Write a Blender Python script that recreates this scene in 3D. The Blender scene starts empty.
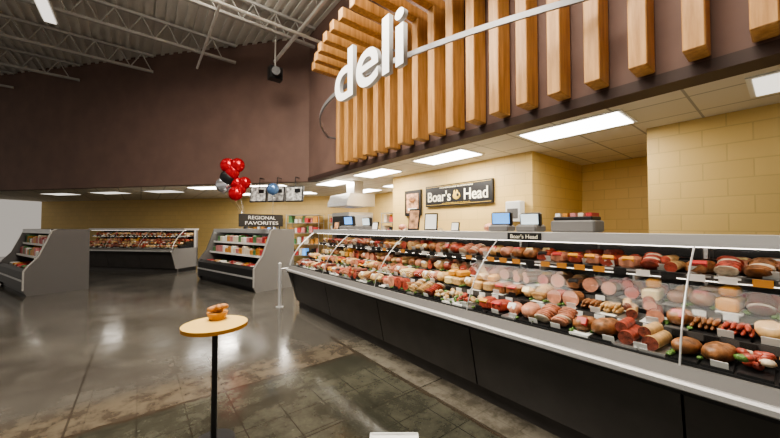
import bpy, math, random
from mathutils import Matrix, Vector
R = random.Random(7)
sc = bpy.context.scene
try:
    sc.view_settings.look = 'AgX - Medium High Contrast'
except Exception: pass

# ------------------------------------------------------------ materials
def newmat(name):
    m = bpy.data.materials.new(name); m.use_nodes = True
    nt = m.node_tree
    return m, nt, nt.nodes['Principled BSDF']
def plain(name, col, rough=.5, metal=0, emit=None, es=0, noise=0, nscale=8, bump=0):
    m, nt, b = newmat(name)
    b.inputs['Base Color'].default_value = (*col, 1)
    b.inputs['Roughness'].default_value = rough
    b.inputs['Metallic'].default_value = metal
    if emit:
        b.inputs['Emission Color'].default_value = (*emit, 1)
        b.inputs['Emission Strength'].default_value = es
    if noise or bump:
        g = nt.nodes.new('ShaderNodeNewGeometry')
        n = nt.nodes.new('ShaderNodeTexNoise'); n.inputs['Scale'].default_value = nscale
        n.inputs['Detail'].default_value = 4
        nt.links.new(g.outputs['Position'], n.inputs['Vector'])
        if noise:
            r = nt.nodes.new('ShaderNodeValToRGB')
            r.color_ramp.elements[0].position = .3; r.color_ramp.elements[1].position = .7
            r.color_ramp.elements[0].color = (*[c*(1-noise) for c in col], 1)
            r.color_ramp.elements[1].color = (*[min(1, c*(1+noise)) for c in col], 1)
            nt.links.new(n.outputs['Fac'], r.inputs['Fac'])
            nt.links.new(r.outputs['Color'], b.inputs['Base Color'])
        if bump:
            bp = nt.nodes.new('ShaderNodeBump'); bp.inputs['Strength'].default_value = bump
            bp.inputs['Distance'].default_value = .02
            nt.links.new(n.outputs['Fac'], bp.inputs['Height'])
            nt.links.new(bp.outputs['Normal'], b.inputs['Normal'])
    return m
def math_(nt, op, a, b=None, c=None):
    n = nt.nodes.new('ShaderNodeMath'); n.operation = op
    for i, v in enumerate((a, b, c)):
        if v is None: continue
        if isinstance(v, (int, float)): n.inputs[i].default_value = v
        else: nt.links.new(v, n.inputs[i])
    return n.outputs[0]
def mix_(nt, fac, a, b, mode='MIX'):
    n = nt.nodes.new('ShaderNodeMix'); n.data_type = 'RGBA'; n.blend_type = mode
    if isinstance(fac, (int, float)): n.inputs[0].default_value = fac
    else: nt.links.new(fac, n.inputs[0])
    for i, v in ((6, a), (7, b)):
        if isinstance(v, tuple): n.inputs[i].default_value = (*v, 1)
        else: nt.links.new(v, n.inputs[i])
    return n.outputs[2]
def noise_(nt, vec, scale, detail=4, rough=.6):
    n = nt.nodes.new('ShaderNodeTexNoise'); n.inputs['Scale'].default_value = scale
    n.inputs['Detail'].default_value = detail; n.inputs['Roughness'].default_value = rough
    nt.links.new(vec, n.inputs['Vector']); return n.outputs['Fac']
def smooth(nt, v, a, b):
    n = nt.nodes.new('ShaderNodeMapRange'); n.interpolation_type = 'SMOOTHSTEP'
    nt.links.new(v, n.inputs[0]); n.inputs[1].default_value = a; n.inputs[2].default_value = b
    return n.outputs[0]
def pos_(nt):
    g = nt.nodes.new('ShaderNodeNewGeometry'); s = nt.nodes.new('ShaderNodeSeparateXYZ')
    nt.links.new(g.outputs['Position'], s.inputs[0])
    return g.outputs['Position'], s.outputs[0], s.outputs[1], s.outputs[2]
def comb(nt, x, y, z=0.0):
    c = nt.nodes.new('ShaderNodeCombineXYZ')
    for i, v in enumerate((x, y, z)):
        if isinstance(v, (int, float)): c.inputs[i].default_value = v
        else: nt.links.new(v, c.inputs[i])
    return c.outputs[0]
def brick_(nt, vec, c1, c2, mortar, w, h, ms=.006, off=.5):
    n = nt.nodes.new('ShaderNodeTexBrick'); nt.links.new(vec, n.inputs['Vector'])
    n.inputs['Color1'].default_value = (*c1, 1); n.inputs['Color2'].default_value = (*c2, 1)
    n.inputs['Mortar'].default_value = (*mortar, 1); n.inputs['Scale'].default_value = 1
    n.inputs['Mortar Size'].default_value = ms; n.inputs['Brick Width'].default_value = w
    n.inputs['Row Height'].default_value = h; n.offset = off
    return n

def wood_mat():
    m, nt, b = newmat('oak_slat_wood')
    P, x, y, z = pos_(nt)
    v = comb(nt, math_(nt, 'MULTIPLY', x, 9), math_(nt, 'MULTIPLY', y, 9), math_(nt, 'MULTIPLY', z, .8))
    n = noise_(nt, v, 2.2, 5)
    r = nt.nodes.new('ShaderNodeValToRGB'); nt.links.new(n, r.inputs[0])
    r.color_ramp.elements[0].position = .3; r.color_ramp.elements[0].color = (.36, .175, .052, 1)
    r.color_ramp.elements[1].position = .7; r.color_ramp.elements[1].color = (.62, .35, .135, 1)
    nt.links.new(r.outputs[0], b.inputs['Base Color']); b.inputs['Roughness'].default_value = .45
    return m
M_wood = wood_mat()
def wall_mat(name, c, w=.4, h=.2, k=.82):
    m, nt, b = newmat(name)
    P, x, y, z = pos_(nt)
    v = comb(nt, math_(nt, 'SUBTRACT', y, x), z)
    br = brick_(nt, v, c, tuple(q*.95 for q in c), tuple(q*k for q in c), w, h, .007)
    n = noise_(nt, P, 1.3)
    col = mix_(nt, math_(nt, 'MULTIPLY', n, .25), br.outputs['Color'], tuple(q*.7 for q in c))
    nt.links.new(col, b.inputs['Base Color'])
    bp = nt.nodes.new('ShaderNodeBump'); bp.inputs['Strength'].default_value = .4; bp.inputs['Distance'].default_value = .01
    bp.invert = True
    nt.links.new(br.outputs['Fac'], bp.inputs['Height']); nt.links.new(bp.outputs[0], b.inputs['Normal'])
    b.inputs['Roughness'].default_value = .5
    return m
M_yel = wall_mat('yellow_block_wall', (.72, .52, .21))
M_brown = plain('brown_painted_wall', (.185, .118, .098), .7, noise=.10, nscale=2)
M_brownd = plain('dark_brown_trim', (.06, .036, .03), .6)
def tile_mat():
    m, nt, b = newmat('white_ceiling_tile')
    P, x, y, z = pos_(nt)
    br = brick_(nt, comb(nt, x, y), (.72, .67, .57), (.68, .63, .53), (.38, .36, .31), .61, .61, .012, 0)
    nt.links.new(br.outputs['Color'], b.inputs['Base Color']); b.inputs['Roughness'].default_value = .8
    return m
M_tile = tile_mat()
def floor_mat():
    m, nt, b = newmat('polished_concrete_floor')
    P, x, y, z = pos_(nt)
    n1 = noise_(nt, P, .7, 5, .6); n2 = noise_(nt, P, 5, 6, .7); n3 = noise_(nt, P, 45, 3, .6); n4 = noise_(nt, P, 1.8, 7, .75)
    wob = math_(nt, 'MULTIPLY', math_(nt, 'SUBTRACT', n2, .5), .10)
    xs = math_(nt, 'ADD', x, wob); ys = math_(nt, 'ADD', y, wob)
    base = mix_(nt, smooth(nt, n1, .35, .65), (.060, .056, .049), (.095, .089, .078))
    base = mix_(nt, math_(nt, 'MULTIPLY', smooth(nt, n4, .45, .72), .4), base, (.14, .13, .11))
    dark = mix_(nt, smooth(nt, n4, .38, .68), (.036, .036, .027), (.085, .083, .062))
    dark = mix_(nt, math_(nt, 'MULTIPLY', smooth(nt, n3, .62, .72), .5), dark, (.15, .15, .12))
    mx = math_(nt, 'SUBTRACT', 1, smooth(nt, xs, 1.96, 2.0)); my = math_(nt, 'SUBTRACT', 1, smooth(nt, ys, 3.08, 3.14))
    fd = math_(nt, 'MULTIPLY', mx, my)
    col = mix_(nt, fd, base, dark)
    by = math_(nt, 'MULTIPLY', smooth(nt, ys, 3.1, 3.16), math_(nt, 'SUBTRACT', 1, smooth(nt, ys, 3.4, 3.75)))
    by = math_(nt, 'MULTIPLY', by, math_(nt, 'SUBTRACT', 1, smooth(nt, xs, 2.0, 2.2)))
    stain = mix_(nt, smooth(nt, n2, .4, .62), (.14, .115, .08), (.055, .040, .026))
    col = mix_(nt, math_(nt, 'MULTIPLY', by, .7), col, stain)
    bx = math_(nt, 'MULTIPLY', smooth(nt, xs, 1.96, 2.0), math_(nt, 'SUBTRACT', 1, smooth(nt, ys, 3.3, 3.7)))
    col = mix_(nt, math_(nt, 'MULTIPLY', bx, .8), col, mix_(nt, smooth(nt, n2, .4, .62), (.17, .155, .125), (.08, .07, .052)))
    grid = brick_(nt, comb(nt, x, y), (1, 1, 1), (1, 1, 1), (0, 0, 0), .305, .305, .005, 0)
    gf = math_(nt, 'MULTIPLY', grid.outputs['Fac'], math_(nt, 'MULTIPLY_ADD', fd, .45, .18))
    col = mix_(nt, gf, col, (.016, .015, .012))
    lx = math_(nt, 'LESS_THAN', math_(nt, 'ABSOLUTE', math_(nt, 'SUBTRACT', xs, 1.98)), .016)
    ly = math_(nt, 'LESS_THAN', math_(nt, 'ABSOLUTE', math_(nt, 'SUBTRACT', ys, 3.12)), .02)
    lx = math_(nt, 'MULTIPLY', lx, math_(nt, 'LESS_THAN', y, 3.8))
    l = math_(nt, 'MAXIMUM', lx, math_(nt, 'MULTIPLY', ly, math_(nt, 'LESS_THAN', x, 2.0)))
    col = mix_(nt, math_(nt, 'MULTIPLY', l, .7), col, (.035, .022, .012))
    ctl = brick_(nt, comb(nt, math_(nt, 'ADD', x, .4), math_(nt, 'ADD', y, .3)), (1,)*3, (1,)*3, (0,)*3, 2.4, 2.4, .008, 0)
    col = mix_(nt, math_(nt, 'MULTIPLY', ctl.outputs['Fac'], .6), col, (.02, .016, .012))
    nt.links.new(col, b.inputs['Base Color'])
    rr = nt.nodes.new('ShaderNodeMapRange'); nt.links.new(n4, rr.inputs[0])
    rr.inputs[1].default_value = .3; rr.inputs[2].default_value = .7; rr.inputs[3].default_value = .07; rr.inputs[4].default_value = .24
    nt.links.new(rr.outputs[0], b.inputs['Roughness'])
    b.inputs['Specular IOR Level'].default_value = .8
    bp = nt.nodes.new('ShaderNodeBump'); bp.inputs['Strength'].default_value = .06; bp.inputs['Distance'].default_value = .01
    nt.links.new(n2, bp.inputs['Height']); nt.links.new(bp.outputs[0], b.inputs['Normal'])
    return m
M_floor = floor_mat()
def glass_mat():
    m = bpy.data.materials.new('clear_case_glass'); m.use_nodes = True; nt = m.node_tree
    nt.nodes.clear()
    o = nt.nodes.new('ShaderNodeOutputMaterial'); t = nt.nodes.new('ShaderNodeBsdfTransparent')
    t.inputs[0].default_value = (.97, .98, .97, 1)
    g = nt.nodes.new('ShaderNodeBsdfGlossy'); g.inputs['Roughness'].default_value = .02
    f = nt.nodes.new('ShaderNodeLayerWeight'); f.inputs[0].default_value = .5
    p = math_(nt, 'POWER', f.outputs['Facing'], 5.0)
    p = math_(nt, 'MULTIPLY_ADD', p, .35, .012)
    mx = nt.nodes.new('ShaderNodeMixShader')
    nt.links.new(p, mx.inputs[0]); nt.links.new(t.outputs[0], mx.inputs[1]); nt.links.new(g.outputs[0], mx.inputs[2])
    nt.links.new(mx.outputs[0], o.inputs[0]); return m
M_glass = glass_mat()
M_steel = plain('brushed_steel', (.62, .62, .62), .3, .85)
M_alum = plain('aluminium_trim', (.55, .55, .55), .35, .5)
M_char = plain('charcoal_panel', (.05, .046, .044), .42, noise=.15, nscale=5)
M_black = plain('black_plastic', (.014, .014, .015), .4)
M_grey = plain('grey_laminate', (.15, .145, .14), .5)
M_dgrey = plain('dark_grey_laminate', (.085, .08, .078), .45)
M_mid = plain('mid_grey_laminate', (.30, .29, .275), .5)
M_white = plain('white_enamel', (.75, .75, .72), .45)
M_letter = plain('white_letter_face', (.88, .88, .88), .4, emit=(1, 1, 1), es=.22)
M_ledge = plain('letter_return_edge', (.45, .45, .45), .5)
M_rail = plain('grey_metal_rail', (.28, .28, .29), .4, .6)
M_card = plain('white_card', (.8, .8, .78), .6)
M_led = plain('led_strip', (1, 1, 1), .5, emit=(1, .92, .80), es=7)
M_ledd = plain('led_strip_dim', (1, 1, 1), .5, emit=(1, .92, .80), es=2)
M_lamp = plain('troffer_diffuser', (1, 1, 1), .5, emit=(1, .95, .86), es=9)
M_lampd = plain('troffer_diffuser_low', (.8, .8, .8), .5, emit=(1, .95, .86), es=1.2)
M_deck = plain('steel_roof_deck', (.66, .65, .61), .6)
M_joist = plain('painted_joist', (.50, .50, .48), .6)
M_pipe = plain('white_pipe', (.85, .85, .82), .5)
M_cream = plain('cream_print', (.85, .80, .62), .6, emit=(.85, .8, .62), es=.25)
M_gold = plain('gold_print', (.62, .42, .08), .5)
M_blue = plain('blue_screen', (.1, .3, .7), .3, emit=(.15, .42, .95), es=1.0)
M_lcd = plain('pale_screen', (.6, .7, .75), .3, emit=(.7, .85, .95), es=.5)
M_red = plain('red_foil', (.50, .02, .03), .2, .35)
M_silver = plain('silver_foil', (.7, .72, .78), .15, .8)
M_bluefoil = plain('blue_foil', (.15, .28, .55), .2, .5)
M_tabley = plain('yellow_tabletop', (.72, .49, .15), .4)
M_tablee = plain('orange_table_edge', (.45, .2, .03), .45)
M_bread = plain('baked_crust', (.42, .19, .06), .55, noise=.35, nscale=18, bump=.4)
MEAT = [plain('cured_red_meat', (.36, .07, .045), .35, noise=.6, nscale=30),
        plain('pink_ham', (.56, .26, .17), .35, noise=.4, nscale=22),
        plain('roast_brown_meat', (.27, .12, .050), .4, noise=.6, nscale=25, bump=.4),
        plain('tan_turkey', (.56, .36, .17), .4, noise=.4, nscale=20, bump=.2),
        plain('pale_cheese', (.72, .58, .30), .4, noise=.12),
        plain('orange_cheese', (.68, .33, .06), .4, noise=.1),
        plain('dark_salami', (.16, .045, .03), .4, noise=.7, nscale=60),
        plain('lettuce_green', (.10, .19, .045), .5, noise=.5, nscale=40, bump=.6),
        plain('white_fat', (.68, .57, .44), .45, noise=.25, nscale=40)]
PACK = [plain('pack_red', (.45, .05, .05), .4), plain('pack_cream', (.65, .57, .45), .4), plain('pack_pink', (.5, .2, .2), .4),
        plain('pack_orange', (.55, .25, .05), .4), M_white, plain('pack_green', (.08, .2, .08), .4)]

# ------------------------------------------------------------ mesh builder
class MB:
    def __init__(s): s.v = []; s.f = []; s.m = []; s.s = []; s.mats = []; s.T = Matrix()
    def mi(s, mat):
        if mat not in s.mats: s.mats.append(mat)
        return s.mats.index(mat)
    def add(s, vs, fs, mat, smooth=False):
        o = len(s.v); s.v += [s.T @ Vector(p) for p in vs]; i = s.mi(mat)
        for f in fs: s.f.append([o+k for k in f]); s.m.append(i); s.s.append(smooth)
    def box(s, a, b, mat, rot=None, c=None):
        vs = [(x, y, z) for x in (a[0], b[0]) for y in (a[1], b[1]) for z in (a[2], b[2])]
        if rot is not None:
            cc = Vector([(p+q)/2 for p, q in zip(a, b)]) if c is None else Vector(c)
            vs = [tuple(cc + rot @ (Vector(p)-cc)) for p in vs]
        s.add(vs, [(0, 1, 3, 2), (4, 6, 7, 5), (0, 4, 5, 1), (2, 3, 7, 6), (0, 2, 6, 4), (1, 5, 7, 3)], mat)
    def bbox(s, c, d, mat, rot=None, bv=.012):
        vs = []
        hx, hy, hz = [q/2 for q in d]; bv = min(bv, hx*.45, hy*.45, hz*.45)
        ring = lambda ex, ey, z: [(-ex+bv, -ey, z), (ex-bv, -ey, z), (ex, -ey+bv, z), (ex, ey-bv, z), (ex-bv, ey, z), (-ex+bv, ey, z), (-ex, ey-bv, z), (-ex, -ey+bv, z)]
        for z, k in ((-hz, bv), (-hz+bv, 0), (hz-bv, 0), (hz, bv)): vs += ring(hx-k, hy-k, z)
        if rot is not None: vs = [rot @ Vector(p) for p in vs]
        vs = [tuple(Vector(p)+Vector(c)) for p in vs]
        fs = [tuple(range(7, -1, -1)), tuple(range(24, 32))]
        for j in range(3):
            for i in range(8): fs.append((j*8+i, j*8+(i+1) % 8, (j+1)*8+(i+1) % 8, (j+1)*8+i))
        s.add(vs, fs, mat)
    def prism(s, prof, y0, y1, mat):
        n = len(prof)
        vs = [(x, y0, z) for x, z in prof] + [(x, y1, z) for x, z in prof]
        s.add(vs, [tuple(range(n)), tuple(range(2*n-1, n-1, -1))] + [(i, i+n, (i+1) % n+n, (i+1) % n) for i in range(n)], mat)
    def poly(s, pts, z0, z1, mat):
        n = len(pts)
        vs = [(x, y, z0) for x, y in pts] + [(x, y, z1) for x, y in pts]
        s.add(vs, [tuple(range(n)), tuple(range(2*n-1, n-1, -1))] + [(i, i+n, (i+1) % n+n, (i+1) % n) for i in range(n)], mat)
    def ell(s, c, r, mat, rot=None, seg=12, rings=8, lump=0, power=1.0):
        vs = [(0, 0, -1)]
        for j in range(1, rings):
            ph = -math.pi/2+math.pi*j/rings
            for i in range(seg):
                th = 2*math.pi*i/seg
                k = 1+lump*math.sin(3*th+j*1.3+c[1]*9)*math.cos(2*ph)
                cx, cy, cz = math.cos(ph)*math.cos(th), math.cos(ph)*math.sin(th), math.sin(ph)
                pw = lambda q: math.copysign(abs(q)**power, q)
                vs.append((k*pw(cx), k*pw(cy), k*pw(cz)))
        vs.append((0, 0, 1))
        vs = [Vector((p[0]*r[0], p[1]*r[1], p[2]*r[2])) for p in vs]
        if rot is not None: vs = [rot @ p for p in vs]
        vs = [tuple(p+Vector(c)) for p in vs]
        fs = [(0, 1+(i+1) % seg, 1+i) for i in range(seg)]
        for j in range(rings-2):
            for i in range(seg):
                a = 1+j*seg; fs.append((a+i, a+(i+1) % seg, a+seg+(i+1) % seg, a+seg+i))
        L = len(vs)-1; a = 1+(rings-2)*seg
        fs += [(a+i, a+(i+1) % seg, L) for i in range(seg)]
        s.add(vs, fs, mat, True)
    def cyl(s, p, q, r, mat, r2=None, seg=12, cap=None):
        p, q = Vector(p), Vector(q); d = (q-p).normalized(); r2 = r if r2 is None else r2
        u = d.orthogonal().normalized(); w = d.cross(u)
        A = [p+(u*math.cos(t)+w*math.sin(t))*r for t in [2*math.pi*i/seg for i in range(seg)]]
        B = [q+(u*math.cos(t)+w*math.sin(t))*r2 for t in [2*math.pi*i/seg for i in range(seg)]]
        s.add([tuple(k) for k in A+B], [(i, (i+1) % seg, seg+(i+1) % seg, seg+i) for i in range(seg)], mat, True)
        cap = cap or mat
        s.add([tuple(k) for k in A], [tuple(range(seg-1, -1, -1))], cap)
        s.add([tuple(k) for k in B], [tuple(range(seg))], cap)
    def tube(s, pts, r, mat, seg=8):
        for a, b in zip(pts, pts[1:]): s.cyl(a, b, r, mat, seg=seg)
    def done(s, name, parent=None, loc=None, rotz=0):
        me = bpy.data.meshes.new(name)
        me.from_pydata([tuple(p) for p in s.v], [], s.f)
        for m in s.mats: me.materials.append(m)
        me.polygons.foreach_set('material_index', s.m); me.polygons.foreach_set('use_smooth', s.s)
        me.update(); o = bpy.data.objects.new(name, me); sc.collection.objects.link(o)
        if loc: o.location = loc
        o.rotation_euler = (0, 0, rotz)
        if parent: o.parent = parent
        return o
def empty(name, loc=(0, 0, 0), rotz=0, scale=1):
    o = bpy.data.objects.new(name, None); sc.collection.objects.link(o)
    o.location = loc; o.rotation_euler = (0, 0, rotz); o.scale = (scale,)*3; o.empty_display_size = .1
    return o
def text(name, s, mat, parent, loc, rot, w=None, h=None, ext=.004, off=0, edge=None):
    c = bpy.data.curves.new(name, 'FONT'); c.body = s; c.extrude = ext; c.offset = off
    c.align_x = 'CENTER'; c.align_y = 'CENTER'; c.resolution_u = 6
    t = bpy.data.objects.new(name+'_c', c); sc.collection.objects.link(t)
    dg = bpy.context.evaluated_depsgraph_get(); dg.update()
    me = bpy.data.meshes.new_from_object(t.evaluated_get(dg)); bpy.data.objects.remove(t)
    xs = [v.co.x for v in me.vertices]; ys = [v.co.y for v in me.vertices]
    cx, cy = (max(xs)+min(xs))/2, (max(ys)+min(ys))/2; W, H = max(xs)-min(xs), max(ys)-min(ys)
    sx = (w/W) if w else (h/H); sy = (h/H) if h else sx
    for v in me.vertices: v.co.x = (v.co.x-cx)*sx; v.co.y = (v.co.y-cy)*sy
    me.materials.clear(); me.materials.append(mat)
    me.polygons.foreach_set('material_index', [0]*len(me.polygons))
    if edge:
        me.materials.append(edge)
        for p in me.polygons:
            if abs(p.normal.z) < .5: p.material_index = 1
    o = bpy.data.objects.new(name, me); sc.collection.objects.link(o)
    o.location = loc; o.rotation_euler = rot; o.parent = parent
    return o
FACE = (math.pi/2, 0, -math.pi/2)
def rz(a): return Matrix.Rotation(a, 3, 'Z')
def ry(a): return Matrix.Rotation(a, 3, 'Y')
def rx(a): return Matrix.Rotation(a, 3, 'X')

# ------------------------------------------------------------ room shell
ZC = 2.75; ZH = 6.65
PHI = math.radians(40.7)
d = Vector((-math.sin(PHI), math.cos(PHI))); nrm = Vector((math.cos(PHI), math.sin(PHI)))
P1 = Vector((3.6, 7.92))
def W(t, off=0): return P1 + d*t + nrm*off
b = MB(); b.box((-14, -6, -.1), (9, 24, 0), M_floor); b.done('floor')
b = MB(); b.box((-14, -6, ZH), (9, 24, ZH+.08), M_deck)
for i in range(115): 
    x = -14+i*.2; b.box((x, -6, ZH-.05), (x+.09, 24, ZH), M_deck)
b.done('ceiling')
b = MB(); b.box((3.5, -4, 2.68), (3.7, 7.92, ZH), M_brown); b.box((3.47, -4, 2.66), (3.72, 7.92, 2.76), M_brownd)
b.done('wall_soffit')
b = MB(); A, B_ = W(0), W(17); A2, B2 = W(0, .2), W(17, .2)
b.poly([tuple(A), tuple(B_), tuple(B2), tuple(A2)], 2.68, ZH, M_brown)
b.done('wall_diagonal_soffit')
F0, F1 = W(-1, 4.6), W(17, 4.6)
b = MB(); b.poly([(3.6, -4), (7.4, -4), (7.4, F0.y), tuple(F0), tuple(F1), tuple(W(17, .1)), (3.65, 7.95)], ZC, ZC+.05, M_tile)
b.done('ceiling_deli')
b = MB(); b.box((5.23, 2.71, 0), (7.3, 6.5, ZC), M_yel); b.done('wall_yellow_block')
b = MB(); b.box((5.23, -4, 0), (7.3, 1.15, ZC), M_yel); b.done('wall_yellow_right')
b = MB(); b.box((7.3, -4, 0), (7.45, F0.y+.6, ZC), M_yel); b.done('wall_kitchen_right')
b = MB(); b.poly([tuple(W(-1.5, 4.6)), tuple(W(17, 4.6)), tuple(W(17, 4.75)), tuple(W(-1.5, 4.75))], 0, ZC, M_yel); b.done('wall_kitchen_far')

# ------------------------------------------------------------ roof joists & pipes
b = MB()
for k in range(12):
    y = -3+k*2.1
    for z in (6.52, 6.05): b.box((-13, y-.04, z), (3.45 if y < 8 else 3.6-(y-7.9)*.86-.1, y+.04, z+.06), M_joist)
    xe = 3.4 if y < 8 else 3.5-(y-7.9)*.86; x = -12.8
    while x+.5 < xe:
        b.cyl((x, y, 6.08), (x+.25, y, 6.54), .016, M_joist, seg=5); b.cyl((x+.25, y, 6.54), (x+.5, y, 6.08), .016, M_joist, seg=5); x += .5
b.done('roof_joists')
b = MB(); b.cyl((2.8, -4, 5.95), (2.8, 8.6, 5.95), .045, M_pipe); b.cyl((1.2, -4, 5.98), (1.2, 10.4, 5.98), .03, M_pipe)
b.cyl((-10, 6.9, 5.88), (3.45, 6.9, 5.88), .035, M_pipe)
for y in (0, 3, 6): b.cyl((2.8, y, 5.95), (2.8, y, 6.6), .01, M_joist, seg=6)
b.done('sprinkler_pipes')
b = MB()
b.box((2.35, 7.55, 5.0), (2.65, 7.75, 5.3), M_black); b.cyl((2.5, 7.65, 5.3), (2.5, 7.65, 6.65), .02, M_joist); b.cyl((2.5, 7.55, 5.15), (2.44, 7.4, 5.12), .1, M_black)
b.done('ceiling_speaker')
for i, (x, y) in enumerate([(.6, 1.5), (.6, 5.2), (-1.6, 8.8)]):
    b = MB(); b.box((x-.12, y-1.1, 5.9), (x+.12, y+1.1, 5.98), M_white); b.box((x-.09, y-1.05, 5.87), (x+.09, y+1.05, 5.9), M_lamp if i < 2 else M_lampd)
    b.cyl((x, y-.8, 5.98), (x, y-.8, 6.65), .008, M_joist); b.cyl((x, y+.8, 5.98), (x, y+.8, 6.65), .008, M_joist)
    b.done('strip_light_fixture')

def troffer(x, y, m, a=0):
    e = MB(); w, l = .3, .6
    e.box((-w-.02, -l-.02, -.012), (w+.02, l+.02, 0), M_white); e.box((-w+.02, -l+.02, -.02), (w-.02, l-.02, -.012), m)
    e.done('ceiling_light_panel', loc=(x, y, ZC), rotz=a)
for y in (1.75, 3.95, 6.15, 8.3): troffer(4.45, y, M_lamp)
for y in (7.4, 9.4): troffer(6.3, y, M_lamp)
troffer(4.45, -.4, M_lampd)
for t in (2.0, 4.2): 
    for o_ in (1.2, 3.2): q = W(t, o_); troffer(q.x, q.y, M_lamp, PHI)
for t in (6.6, 9.0, 11.4):
    q = W(t, 1.8); troffer(q.x, q.y, M_lampd, PHI)

# ------------------------------------------------------------ slat canopy
def canopy(name, parent_loc, rotz, scale, ys, arc_c, text_y, sx=0):
    e = empty(name, parent_loc, rotz, scale)
    b = MB()
    for y in ys:
        b.bbox((3.345, y, 3.70), (.25, .13, 1.84), M_wood, bv=.008)
        ex = 2.32+.085*(y-arc_c)**2 if abs(y-arc_c) < 2.4 else 2.85
        b.bbox(((ex+3.47)/2, y, 4.68), (3.47-ex, .13, .17), M_wood, bv=.008)
    b.done('wood_slats', e)
    b = MB(); pts = []
    for i in range(49):
        a = -1+2*i/48; y = arc_c+a*2.55 if a > 0 else arc_c+a*3.1
        x = 2.28+1.0*abs(a)**2.3 if a > 0 else 2.28+.92*abs(a)**1.7
        pts.append(Vector((x, y, 3.47)))
    for p, q in zip(pts, pts[1:]):
        z0, z1 = -.03, .03
        vs = [p+Vector((-.012, 0, z0)), p+Vector((.012, 0, z0)), p+Vector((.012, 0, z1)), p+Vector((-.012, 0, z1)),
              q+Vector((-.012, 0, z0)), q+Vector((.012, 0, z0)), q+Vector((.012, 0, z1)), q+Vector((-.012, 0, z1))]
        b.add([tuple(k) for k in vs], [(0, 4, 5, 1), (1, 5, 6, 2), (2, 6, 7, 3), (3, 7, 4, 0)], M_rail)
    for y in (pts[0], pts[-1]): b.cyl((y.x, y.y, 3.47), (3.5, y.y, 3.47), .02, M_rail)
    b.done('curved_rail', e)
    for ty in (text_y-.5, text_y+.35):
        b = MB(); b.cyl((2.22, ty, 3.47), (2.36, ty, 3.47), .012, M_rail); b.done('letter_standoff', e)
    text('deli_letters', 'deli', M_letter, e, (2.2, text_y, 3.53), FACE, w=1.52, h=.68, ext=.03, off=.014, edge=M_ledge)
    return e
canopy('deli_slat_canopy', (0, 0, 0), 0, 1, [5.86-.34*i for i in range(21)], 3.85, 3.27)

# ------------------------------------------------------------ deli case
def meat(b, x, y, z, kind, r):
    s = r.uniform(.8, 1.1)
    if kind == 0:
        m = MEAT[r.choice([1, 2, 3, 2, 3, 0])]
        b.ell((x, y, z+.05*s), (.10*s, .060*s, .05*s), m, rz(r.uniform(-.5, .5)), lump=.08, power=.85)
        if r.random() < .5: b.bbox((x-.06*s, y, z+.075*s), (.05, .06, .03), r.choice([M_card, PACK[0], MEAT[4]]), ry(-.9), .004)
    elif kind == 1:
        m = MEAT[r.choice([0, 2, 3, 6])]; c = MEAT[r.choice([0, 1, 0, 6])]
        a = r.uniform(-.25, .25); k = .038*s
        b.cyl((x-.1, y-.1*a, z+k), (x+.1, y+.1*a, z+k), k, m, seg=14, cap=c)
        b.cyl((x-.07, y-.1*a+.03, z+k*2.2), (x+.1, y+.1*a+.03, z+k*2.2), k*.8, m, seg=12, cap=c)
    elif kind == 2:
        m = MEAT[r.choice([4, 3, 5, 8])]
        b.bbox((x, y, z+.04), (.19, .10*s, .075), m, rz(r.uniform(-.15, .15)))
        if r.random() < .5: b.bbox((x+.02, y, z+.11), (.14, .08*s, .055), MEAT[r.choice([4, 3, 5])], rz(r.uniform(-.3, .3)))
    elif kind == 3:
        m = MEAT[r.choice([0, 1, 1, 3, 6, 2])]
        for k in range(8):
            b.ell((x-.08+.022*k, y+r.uniform(-.012, .012), z+.034+.007*k), (.010, .055, .043), m if r.random() < .8 else MEAT[8], ry(-.7), seg=10, rings=6)
    elif kind == 4:
        m = MEAT[r.choice([2, 0, 5, 3])]
        for k in range(16):
            b.ell((x+r.uniform(-.085, .085), y+r.uniform(-.045, .045), z+.02+r.uniform(0, .05)), (.028, .02, .018), m if r.random() < .75 else MEAT[r.choice([7, 8])], rz(r.uniform(0, 3)), seg=8, rings=5, lump=.1)
    elif kind == 5:
        m = MEAT[r.choice([2, 3, 0, 2])]; c = MEAT[r.choice([1, 0, 3, 1])]
        k = .054*s
        b.cyl((x-.075, y, z+k), (x+.05, y, z+k*.95), k, m, r2=k*.8, seg=16, cap=c)
        b.ell((x+.05, y, z+k*.95), (.05, k*.8, k*.8), m, seg=12, rings=6)
    elif kind == 6:
        m = MEAT[r.choice([1, 3, 2, 0, 2])]
        b.bbox((x, y, z+.04), (.17, .10, .08), m, rz(r.uniform(-.3, .3)), .03)
        b.bbox((x-.07, y, z+.065), (.035, .07, .03), r.choice([M_card, PACK[0], M_black, MEAT[5]]), ry(-.6), .004)
    elif kind == 7:
        m = MEAT[r.choice([0, 2, 3])]
        for k in range(5):
            b.ell((x, y-.05+.025*k, z+.02), (.09, .013, .016), m, rz(r.uniform(-.1, .1)), seg=8, rings=6)
        for k in range(4):
            b.ell((x, y-.037+.025*k, z+.045), (.085, .013, .016), m, rz(r.uniform(-.1, .1)), seg=8, rings=6)
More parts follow.
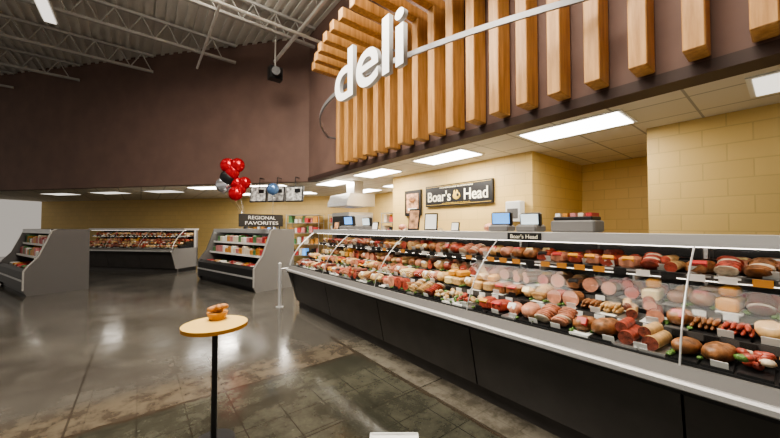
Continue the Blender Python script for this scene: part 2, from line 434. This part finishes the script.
def deli_case(name, L, loc, rotz, seed, led):
    r = random.Random(seed)
    e = empty(name, loc, rotz)
    nb = max(1, round(L/1.3)); bw = L/nb
    b = MB()
    b.box((.30, .02, 0), (1.02, L-.02, .12), M_black)
    b.prism([(.13, .62), (.22, .12), (1.05, .12), (1.05, 1.34), (1.0, 1.34), (1.0, .70), (.13, .70)], .02, L-.02, M_black)
    for i in range(nb):
        y0, y1 = i*bw+.006, (i+1)*bw-.006
        b.prism([(.08, .645), (.19, .13), (.22, .13), (.11, .645)], y0, y1, M_char)
    b.prism([(.24, .0), (.24, .11), (.26, .12), (.31, .12), (.31, 0)], 0, L, M_char)
    b.done('base_cabinet', e)
    b = MB()
    b.prism([(0, .665), (-.015, .675), (-.015, .70), (0, .710), (.12, .710), (.12, .665)], 0, L, M_alum)
    b.prism([(.005, .645), (.005, .665), (.12, .665), (.12, .645)], 0, L, M_black)
    b.prism([(.02, .710), (.05, .765), (.10, .765), (.12, .710)], 0, L, M_grey)
    b.box((.52, 0, 1.345), (1.10, L, 1.40), M_alum)
    b.box((.50, 0, 1.335), (.53, L, 1.405), M_alum)
    b.done('bumper_and_top', e)
    b = MB()
    b.box((.56, .04, 1.328), (.61, L-.04, 1.342), led)
    b.box((.60, .04, 1.125), (.62, L-.04, 1.132), led)
    b.done('led_strips', e)
    gp = []
    for k in range(15):
        t = k/14; p0, p1, p2 = (.055, .765), (.12, 1.06), (.51, 1.34)
        gp.append(tuple((1-t)**2*p0[j]+2*t*(1-t)*p1[j]+t*t*p2[j] for j in (0, 1)))
    b = MB()
    for i in range(nb):
        y0, y1 = i*bw+.005, (i+1)*bw-.005; vs = []
        for x, z in gp: vs += [(x, y0, z), (x, y1, z)]
        b.add(vs, [(2*k, 2*k+1, 2*k+3, 2*k+2) for k in range(14)], M_glass, True)
    for y in (.01, L-.01):
        b.add([(p[0], y, p[1]) for p in gp]+[(1.0, y, 1.34), (1.0, y, .765)], [tuple(range(len(gp)+2))], M_glass)
    b.done('glass_panels', e)
    b = MB()
    for i in range(nb+1):
        y = min(max(i*bw, .008), L-.008)
        for (xa, za), (xb, zb) in zip(gp[::2], gp[2::2]):
            b.cyl((xa, y, za), (xb, y, zb), .005 if 0 < i < nb else .014, M_alum, seg=6)
        b.box((.9, y-.01, .76), (.99, y+.01, 1.34), M_alum)
    b.box((1.0, 0, .12), (1.06, .02, 1.34), M_grey); b.box((1.0, L-.02, .12), (1.06, L, 1.34), M_grey)
    for y in (0, L-.02): b.prism([(.02, .66), (.19, .12), (1.06, .12), (1.06, .76), (.04, .76)], y, y+.02, M_grey)
    b.done('frames', e)
    b = MB()
    b.box((.08, .02, .70), (1.0, L-.02, .775), M_black)
    b.box((.34, .02, .775), (1.0, L-.02, .865), M_black)
    b.box((.60, .02, .865), (1.0, L-.02, .945), M_black)
    b.box((.985, .02, .76), (1.0, L-.02, 1.33), M_grey)
    for i in range(nb):
        b.box((.978, i*bw+.03, .96), (.985, (i+.5)*bw-.01, 1.32), M_black); b.box((.978, (i+.5)*bw+.01, .96), (.985, (i+1)*bw-.03, 1.32), M_black)
    b.box((.615, .03, 1.135), (.975, L-.03, 1.148), M_steel)
    b.box((.60, .03, 1.12), (.615, L-.03, 1.165), M_dgrey)
    for x, z in ((.335, .835), (.595, .915)): b.box((x, .03, z), (x+.005, L-.03, z+.04), M_dgrey)
    for i in range(nb*2):
        b.box((.63, (i+.5)*bw/2-.006, 1.08), (.975, (i+.5)*bw/2+.006, 1.135), M_alum)
    y = .1
    while y < L-.1:
        b.box((.592, y, 1.122), (.60, y+.075, 1.163), r.choice([M_black, M_card, M_black, PACK[3]])); y += .13
        b.box((.588, y, .917), (.595, y+.06, .952), r.choice([M_card, M_card, M_black]))
        b.box((.328, y+.05, .837), (.335, y+.11, .872), r.choice([M_card, M_card, M_black]))
    b.done('shelves', e)
    b = MB()
    rows = [(.21, .775, .12), (.46, .865, .115), (.71, .945, .12), (.88, .95, .13), (.71, 1.148, .12), (.87, 1.148, .13)]
    pool = [[0, 5, 3, 4, 1, 7, 0, 6, 3], [0, 5, 3, 2, 1, 6, 0, 7, 4], [0, 2, 1, 5, 6, 3], [0, 6, 5], [6, 1, 0, 5, 3, 6], [6, 1, 0, 5]]
    for ri, (x, z, st) in enumerate(rows):
        y = .1; kind = 0; left = 0
        while y < L-.08:
            if left <= 0: kind = r.choice(pool[ri]); left = r.choice([1, 1, 2, 2])
            b.box((x-.115, y-st/2+.006, z), (x+.115, y+st/2-.006, z+.012), r.choice([M_black, M_black, M_steel, M_card]) if ri != 3 else M_black)
            if ri < 3 and kind in (0, 3, 4, 5) and r.random() < .6:
                for k in range(5): b.ell((x+r.uniform(-.11, .0), y+r.choice([-1, 1])*r.uniform(.045, .058), z+.02), (.02, .014, .01), MEAT[7], seg=7, rings=4, lump=.2)
            meat(b, x, y, z+.012, kind, r)
            y += st; left -= 1
    b.done('deli_meats_and_cheeses', e)
    b = MB()
    for x, z in ((.10, .775), (.345, .872), (.63, 1.165)):
        y = .12
        while y < L-.1:
            if r.random() < .7:
                b.box((x, y-.03, z), (x+.003, y+.03, z+.045), r.choice([M_card, M_card, M_black]), ry(-.3))
            y += .15
    b.done('price_tags', e)
    return e
case = deli_case('deli_display_case', 6.51, (2.05, -.95, 0), 0, 3, M_led)
text('case_brand_label', "Boar's Head", M_cream, case, (.493, 2.35, 1.37), FACE, w=.24, h=.035, ext=.001)
b = MB(); b.box((.496, 2.2, 1.34), (.4995, 2.5, 1.40), M_black); b.done('label_plate', case)
q = Vector((.75, 11.9)); deli_case('deli_display_case', 3.9, (q.x, q.y, 0), PHI, 8, M_ledd)

b = MB(); b.cyl((2.0, 5.75, 0), (2.0, 5.75, .78), .03, M_alum); b.ell((2.0, 5.75, .78), (.03, .03, .03), M_alum)
b.cyl((2.0, 5.75, 0), (2.0, 5.75, .015), .07, M_alum); b.tube([(2.0, 5.75, .66), (2.05, 5.9, .66), (2.3, 6.0, .66), (2.6, 6.0, .66)], .022, M_alum)
b.cyl((2.6, 6.0, 0), (2.6, 6.0, .68), .025, M_alum)
b.done('guard_rail_post')

# ------------------------------------------------------------ items on case top
ZT = 1.406
def scale_(name, y, w, h, m, ang=0):
    e = MB()
    e.bbox((0, 0, .03), (.26, w*.95, .06), M_grey); e.cyl((.05, 0, .06), (.05, 0, h*.55), .02, M_grey)
    e.bbox((0, 0, h*.62), (.06, w, h*.72), M_black, ry(-.12)); e.bbox((-.034, 0, h*.64), (.008, w*.84, h*.52), m, ry(-.12), .003)
    e.box((-.1, -w*.4, .06), (.1, w*.4, .068), M_steel)
    e.done(name, loc=(2.86, y, ZT), rotz=ang)
scale_('deli_scale', 1.80, .2, .20, M_blue, .25)
scale_('deli_scale', 1.50, .19, .18, M_lcd, .1)
scale_('deli_scale', 4.75, .3, .24, M_blue)
scale_('deli_scale', 4.2, .22, .2, M_lcd)
M_foodpic = plain('food_photo_print', (.45, .25, .14), .5, noise=.8, nscale=14)
def easel(x, y, w, h, ang, m=None):
    e = MB(); R_ = ry(.2)
    e.bbox((0, 0, h/2), (.02, w, h), M_black, R_, .004); e.bbox((-.012, 0, h/2), (.006, w*.82, h*.84), m or M_foodpic, R_, .002)
    e.cyl((.02, 0, h*.6), (.1, 0, .004), .006, M_black, seg=6)
    e.done('easel_sign', loc=(x, y, ZT), rotz=ang)
easel(2.75, 2.98, .16, .28, .3); easel(2.85, 2.78, .17, .22, .5, M_card)
easel(2.8, 3.9, .12, .12, .2, M_card); easel(2.8, 2.35, .1, .1, .2, M_card); easel(2.8, 5.1, .13, .14, .2, M_foodpic)
b = MB(); b.bbox((0, 0, .05), (.22, .34, .10), M_grey); b.bbox((0, 0, .115), (.2, .3, .03), M_black)
for k in range(5): b.box((-.08, -.14+k*.06, .13), (.08, -.1+k*.06, .16), PACK[k])
b.done('wrap_dispenser', loc=(2.9, 1.12, ZT))

# ------------------------------------------------------------ wall signs
def deli_sign(yc, w, zc, h):
    e = empty('deli_wall_sign', (5.19, yc, zc))
    b = MB(); b.box((-.02, -w/2, -h/2), (.03, w/2, h/2), M_black)
    for s in (-1, 1): b.box((-.024, -w/2+.03, s*(h/2-.03)-.004), (-.02, w/2-.03, s*(h/2-.03)+.004), M_gold)
    b.ell((-.02, -.02, -.03), (.012, .10, .085), M_gold, seg=16); b.ell((-.03, -.06, -.02), (.01, .035, .04), M_black)
    b.cyl((-.024, -.12, -.05), (-.024, -.06, -.07), .015, M_gold)
    for k in (-1, 1): b.ell((-.03, -.01+.04*k, .05), (.008, .02, .04), M_gold, rx(.4*k))
    b.done('board', e)
    text('brand_left', "Boar's", M_cream, e, (-.024, w*.265, -.015), FACE, w=w*.38, h=h*.50, off=.012)
    text('brand_right', "Head", M_cream, e, (-.024, -w*.285, -.015), FACE, w=w*.32, h=h*.50, off=.012)
    text('strapline', "COMPROMISE ELSEWHERE", M_cream, e, (-.024, 0, h*.36), FACE, w=w*.5, h=.026)
    text('strapline_low', "premium deli meats & cheeses", M_gold, e, (-.024, 0, -h*.38), FACE, w=w*.42, h=.026)
deli_sign(4.33, 1.77, 2.14, .46)
b = MB(); b.box((-.02, -.28, -.31), (.03, .28, .31), M_black); b.box((-.026, -.21, -.23), (-.02, .21, .23), M_foodpic); b.ell((-.03, 0, .09), (.01, .12, .08), MEAT[2]); b.box((-.028, -.16, -.18), (-.026, .16, -.12), M_card)
b.done('framed_food_poster', loc=(5.2, 5.68, 2.03))

# ------------------------------------------------------------ hood and oven
b = MB()
b.prism([(4.25, 2.02), (4.25, 2.12), (4.35, 2.36), (5.15, 2.36), (5.15, 2.02)], 7.2, 8.3, M_steel)
b.box((4.65, 7.5, 2.36), (4.95, 7.9, 2.75), M_steel); b.done('exhaust_hood')
b = MB(); b.bbox((4.75, 7.75, 1.2), (.8, .95, 1.3), M_steel); b.box((4.33, 7.36, 1.35), (4.36, 8.14, 1.75), M_black); b.box((4.33, 7.36, .75), (4.36, 8.14, 1.2), M_black)
b.cyl((4.31, 7.45, 1.28), (4.31, 8.05, 1.28), .015, M_alum); b.box((4.4, 7.255, 1.3), (5.1, 7.28, 1.78), M_mid)
for x in (4.4, 5.1):
    for y in (7.35, 8.15): b.cyl((x, y, 0), (x, y, .56), .03, M_steel)
b.done('rotisserie_oven')
b = MB(); b.box((4.62, 2.8, .88), (5.2, 6.4, .92), M_steel); b.box((4.68, 2.82, 0), (5.2, 6.38, .88), M_mid)
for k in range(6): b.box((4.665, 2.9+k*.58, .15), (4.68, 3.42+k*.58, .85), M_white)
b.done('back_counter')
for k, y in enumerate((3.2, 4.6, 5.6)):
    b = MB(); b.bbox((0, 0, .1), (.38, .42, .2), M_white); b.cyl((0, -.08, .34), (0, -.05, .34), .17, M_steel, seg=24); b.bbox((0, .1, .32), (.2, .1, .25), M_white); b.box((-.18, -.25, .22), (.18, -.1, .24), M_steel)
    b.ell((0, .12, .52), (.09, .12, .08), MEAT[1]); b.done('meat_slicer', loc=(4.9, y, .92))
b = MB(); b.bbox((0, 0, 0), (.16, .28, .36), M_white); b.box((-.085, -.1, -.12), (-.08, .1, .05), M_grey); b.done('towel_dispenser', loc=(5.14, 2.98, 1.72))

def rack(loc, a, seed):
    r = random.Random(seed); b = MB()
    for x in (-.25, .25):
        for y in (-.7, .7): b.cyl((x, y, 0), (x, y, 1.95), .015, M_steel, seg=6)
    for z in (.3, .75, 1.2, 1.6, 1.92):
        b.box((-.27, -.72, z), (.27, .72, z+.02), M_steel); y = -.62
        while y < .62 and z < 1.9:
            w = r.uniform(.1, .2); h = r.uniform(.14, .3)
            if r.random() < .6: b.bbox((-.05, y+w/2, z+.02+h/2), (.3, w, h), r.choice(PACK+[M_black, M_blue]))
            else: b.cyl((-.05, y+w/2, z+.02), (-.05, y+w/2, z+.02+h), w*.45, r.choice(PACK))
            y += w+.03
    b.done('storage_rack', loc=loc, rotz=a)
for k, t in enumerate((.4, 2.2, 4.2)): q = W(t, 4.1); rack((q.x, q.y, 0), PHI, k)
rack((6.9, 8.2, 0), 0, 9)

e = empty('menu_board_screens', (W(.9, -.25).x, W(.9, -.25).y, 2.32), PHI)
M_menu = plain('menu_screen_print', (.5, .5, .48), .4, noise=.9, nscale=14, emit=(.6, .6, .6), es=.12)
for k in range(3):
    b = MB(); y = (k-1)*.52
    b.bbox((0, y, 0), (.06, .5, .42), M_black, ry(.12)); b.bbox((-.034, y, 0), (.006, .44, .36), M_menu, ry(.12), .002)
    b.box((-.045, y-.18, .03), (-.038, y-.02, .13), M_black); b.cyl((.04, y, .15), (.04, y, .45), .012, M_black, seg=6); b.cyl((.04, y, .45), (.245, y, .45), .012, M_black, seg=6)
    b.done('screen', e)

# ------------------------------------------------------------ low refrigerated cases
def low_case(loc, a, L, seed, nsign=True):
    r = random.Random(seed); e = empty('refrigerated_self_service_case', loc, a)
    prof = [(.06, 0), (1.03, 0), (1.03, 1.40), (.48, 1.40), (.40, 1.36), (.33, 1.15), (.20, .80), (.06, .62), (.0, .52), (.0, .12)]
    M_e = M_grey if nsign else M_dgrey
    b = MB(); b.prism(prof, 0, .05, M_e); b.prism(prof, L-.05, L, M_e)
    for (xa, za), (xb, zb) in zip(prof[3:], prof[4:]): b.cyl((xa, .0, za), (xb, .0, zb), .018, M_mid, seg=6)
    b.box((0.97, .05, .1), (1.03, L-.05, 1.38), M_black)
    b.box((.40, .05, 1.33), (1.0, L-.05, 1.40), M_black); b.box((.385, .05, 1.30), (.40, L-.05, 1.40), M_alum)
    b.box((.42, .06, 1.30), (.46, L-.06, 1.325), M_led if nsign else M_ledd)
    b.prism([(.0, .12), (.0, .5), (.06, .56), (.12, .5), (.12, .12)], .05, L-.05, M_black)
    b.box((.08, .05, 0), (1.0, L-.05, .12), M_black); b.box((-.01, 0, .30), (.0, L, .34), M_alum)
    b.box((.1, .05, .12), (.98, L-.05, .45), M_black)
    for z, x in ((.75, .30), (1.03, .40)): b.box((x, .05, z), (.97, L-.05, z+.02), M_white); b.box((x-.01, .05, z-.02), (x, L-.05, z+.03), M_card)
    b.done('cabinet', e)
    b = MB()
    for z, x in ((.45, .16), (.77, .33), (1.05, .43)):
        for xx in (x, x+.2):
            y = .08
            while y < L-.2:
                w = r.uniform(.1, .17); h = r.uniform(.1, .2) if z > .5 else r.uniform(.06, .12)
                b.bbox((xx+.09, y+w/2, z+h/2), (.16, w, h), r.choice(PACK)); y += w+.01
    b.done('packaged_goods', e)
    if nsign:
        b = MB(); b.box((-.28, .10, 1.46), (.78, .13, 1.74), M_black)
        for x in (.5, .7): b.cyl((x, .115, 1.38), (x, .115, 1.5), .012, M_black, seg=6)
        b.done('header_sign', e)
        text('header_text_top', 'REGIONAL', M_card, e, (.25, .097, 1.66), (math.pi/2, 0, 0), w=.66, h=.075, ext=.002)
        text('header_text_low', 'FAVORITES', M_card, e, (.25, .097, 1.54), (math.pi/2, 0, 0), w=.8, h=.075, ext=.002)
    return e
low_case((1.96, 7.30, 0), math.radians(13.4), 3.0, 5)
low_case((-1.9, 9.9, 0), math.radians(20), 2.6, 6, False)

# ------------------------------------------------------------ balloons
def balloon_bunch(name, base, items):
    b = MB()
    for (x, y, z, rr, m, heart) in items:
        p = Vector(base)+Vector((x, y, z))
        if heart:
            for s in (-1, 1): b.ell((p.x+s*rr*.42*.785, p.y-s*rr*.42*.62, p.z+rr*.2), (rr*.62, rr*.42, rr*.62), m, rz(-.67), seg=14, rings=10)
            b.ell((p.x, p.y, p.z-rr*.3), (rr*.62, rr*.4, rr*.72), m, rz(-.67), seg=14, rings=10)
        else: b.ell(tuple(p), (rr, rr*.7, rr), m, rz(-.67), seg=16, rings=12)
        b.cyl(tuple(p-Vector((0, 0, rr*1.08))), tuple(p-Vector((0, 0, rr*.95))), .02, m, r2=.008, seg=8)
        b.tube([tuple(p-Vector((0, 0, rr))), tuple(Vector(base)+Vector((x*.4, y*.4, z*.5))), tuple(Vector(base)+Vector((0, 0, .08)))], .003, M_silver, seg=4)
    b.cyl(tuple(base), tuple(Vector(base)+Vector((0, 0, .08))), .06, m, r2=.045)
    b.done(name)
balloon_bunch('foil_balloon_bunch', (2.15, 8.75, 1.405), [(-.34, 0, 1.55, .30, M_red, True), (-.16, -.05, 1.12, .26, M_red, True), (-.50, .2, 1.12, .2, M_silver, False), (-.30, -.2, .88, .18, M_red, False), (-.42, .1, 1.3, .2, M_black, False)])
balloon_bunch('foil_balloon', (2.6, 8.05, 1.405), [(0, 0, 1.0, .15, M_bluefoil, False), (.05, .05, 1.04, .13, M_silver, False)])

# ------------------------------------------------------------ yellow display table with bread
tx, ty = .407, 2.42
b = MB(); b.cyl((tx, ty, .775), (tx, ty, .80), .20, M_tablee, seg=48, cap=M_tabley); b.cyl((tx, ty, .02), (tx, ty, .775), .018, M_black, seg=16); b.cyl((tx, ty, 0), (tx, ty, .02), .13, M_black, seg=32)
b.done('round_display_table')
b = MB(); bx, by_ = tx+.03, ty+.10
b.cyl((bx, by_, .80), (bx, by_, .85), .05, M_tablee, r2=.068, seg=20)
for k in range(6):
    a = k*2.399; q_ = .018*math.sqrt(k); b.ell((bx+q_*math.cos(a), by_+q_*math.sin(a), .865+.012*(k % 3)), (.034, .022, .02), M_bread, rz(a))
b.done('bread_roll_basket')
# low white carton near camera
b = MB()
w, l, h = .15, .10, .16
for a_, b_ in (((-w, -l, 0), (w, -l+.008, h)), ((-w, l-.008, 0), (w, l, h)), ((-w, -l, 0), (-w+.008, l, h)), ((w-.008, -l, 0), (w, l, h)), ((-w, -l, 0), (w, l, .008)), ((-w, -l, h-.02), (w, l, h-.012))):
    b.box(a_, b_, M_card)
b.done('white_carton', loc=(1.21, 1.49, 0), rotz=-.66)

# ------------------------------------------------------------ lights
def area(name, loc, sx, sy, p, col=(1, .91, .79), rot=(0, 0, 0)):
    l = bpy.data.lights.new(name, 'AREA'); l.shape = 'RECTANGLE'; l.size = sx; l.size_y = sy; l.energy = p; l.color = col
    o = bpy.data.objects.new(name, l); sc.collection.objects.link(o); o.location = loc; o.rotation_euler = rot
area('store_lamp_1', (.2, 1.2, 5.8), 2.6, 2.4, 330)
area('store_lamp_2', (.2, 4.2, 5.8), 2.6, 2.4, 470)
area('store_lamp_3', (-1.6, 8.8, 5.8), .3, 2.2, 30)
area('added_ceiling_fill_1', (.6, 1.5, 6.0), .3, 2.2, 90, rot=(math.pi, 0, 0))  # upward fill added to brighten the roof deck, no separate fixture
area('added_ceiling_fill_2', (.6, 5.2, 6.0), .3, 2.2, 220, rot=(math.pi, 0, 0))  # second added fill, aimed up at the deck and joists
for y, p in ((1.75, 36), (3.95, 70), (6.15, 65), (8.3, 60)): area('troffer_lamp', (4.45, y, 2.725), .5, 1.1, p)
area('troffer_lamp_far', (6.3, 8.4, 2.70), .5, 1.1, 60)
for t in (2.0, 4.2): q = W(t, 2.2); area('troffer_lamp_far', (q.x, q.y, 2.70), .5, 1.1, 55)
q = W(9, 2); area('troffer_lamp_dim', (q.x, q.y, 2.7), .5, 1.1, 10)
w = bpy.data.worlds.new('store_ambient'); sc.world = w; w.use_nodes = True
w.node_tree.nodes['Background'].inputs[0].default_value = (1, .92, .82, 1); w.node_tree.nodes['Background'].inputs[1].default_value = .42

# ------------------------------------------------------------ camera
cam = bpy.data.cameras.new('camera'); co = bpy.data.objects.new('camera', cam); sc.collection.objects.link(co)
cam.sensor_width = 36; cam.lens = 316/780*36; cam.clip_start = .05
co.location = (0, 0, 1.45); co.rotation_euler = (math.radians(91.45), 0, math.radians(-38.3))
sc.camera = co
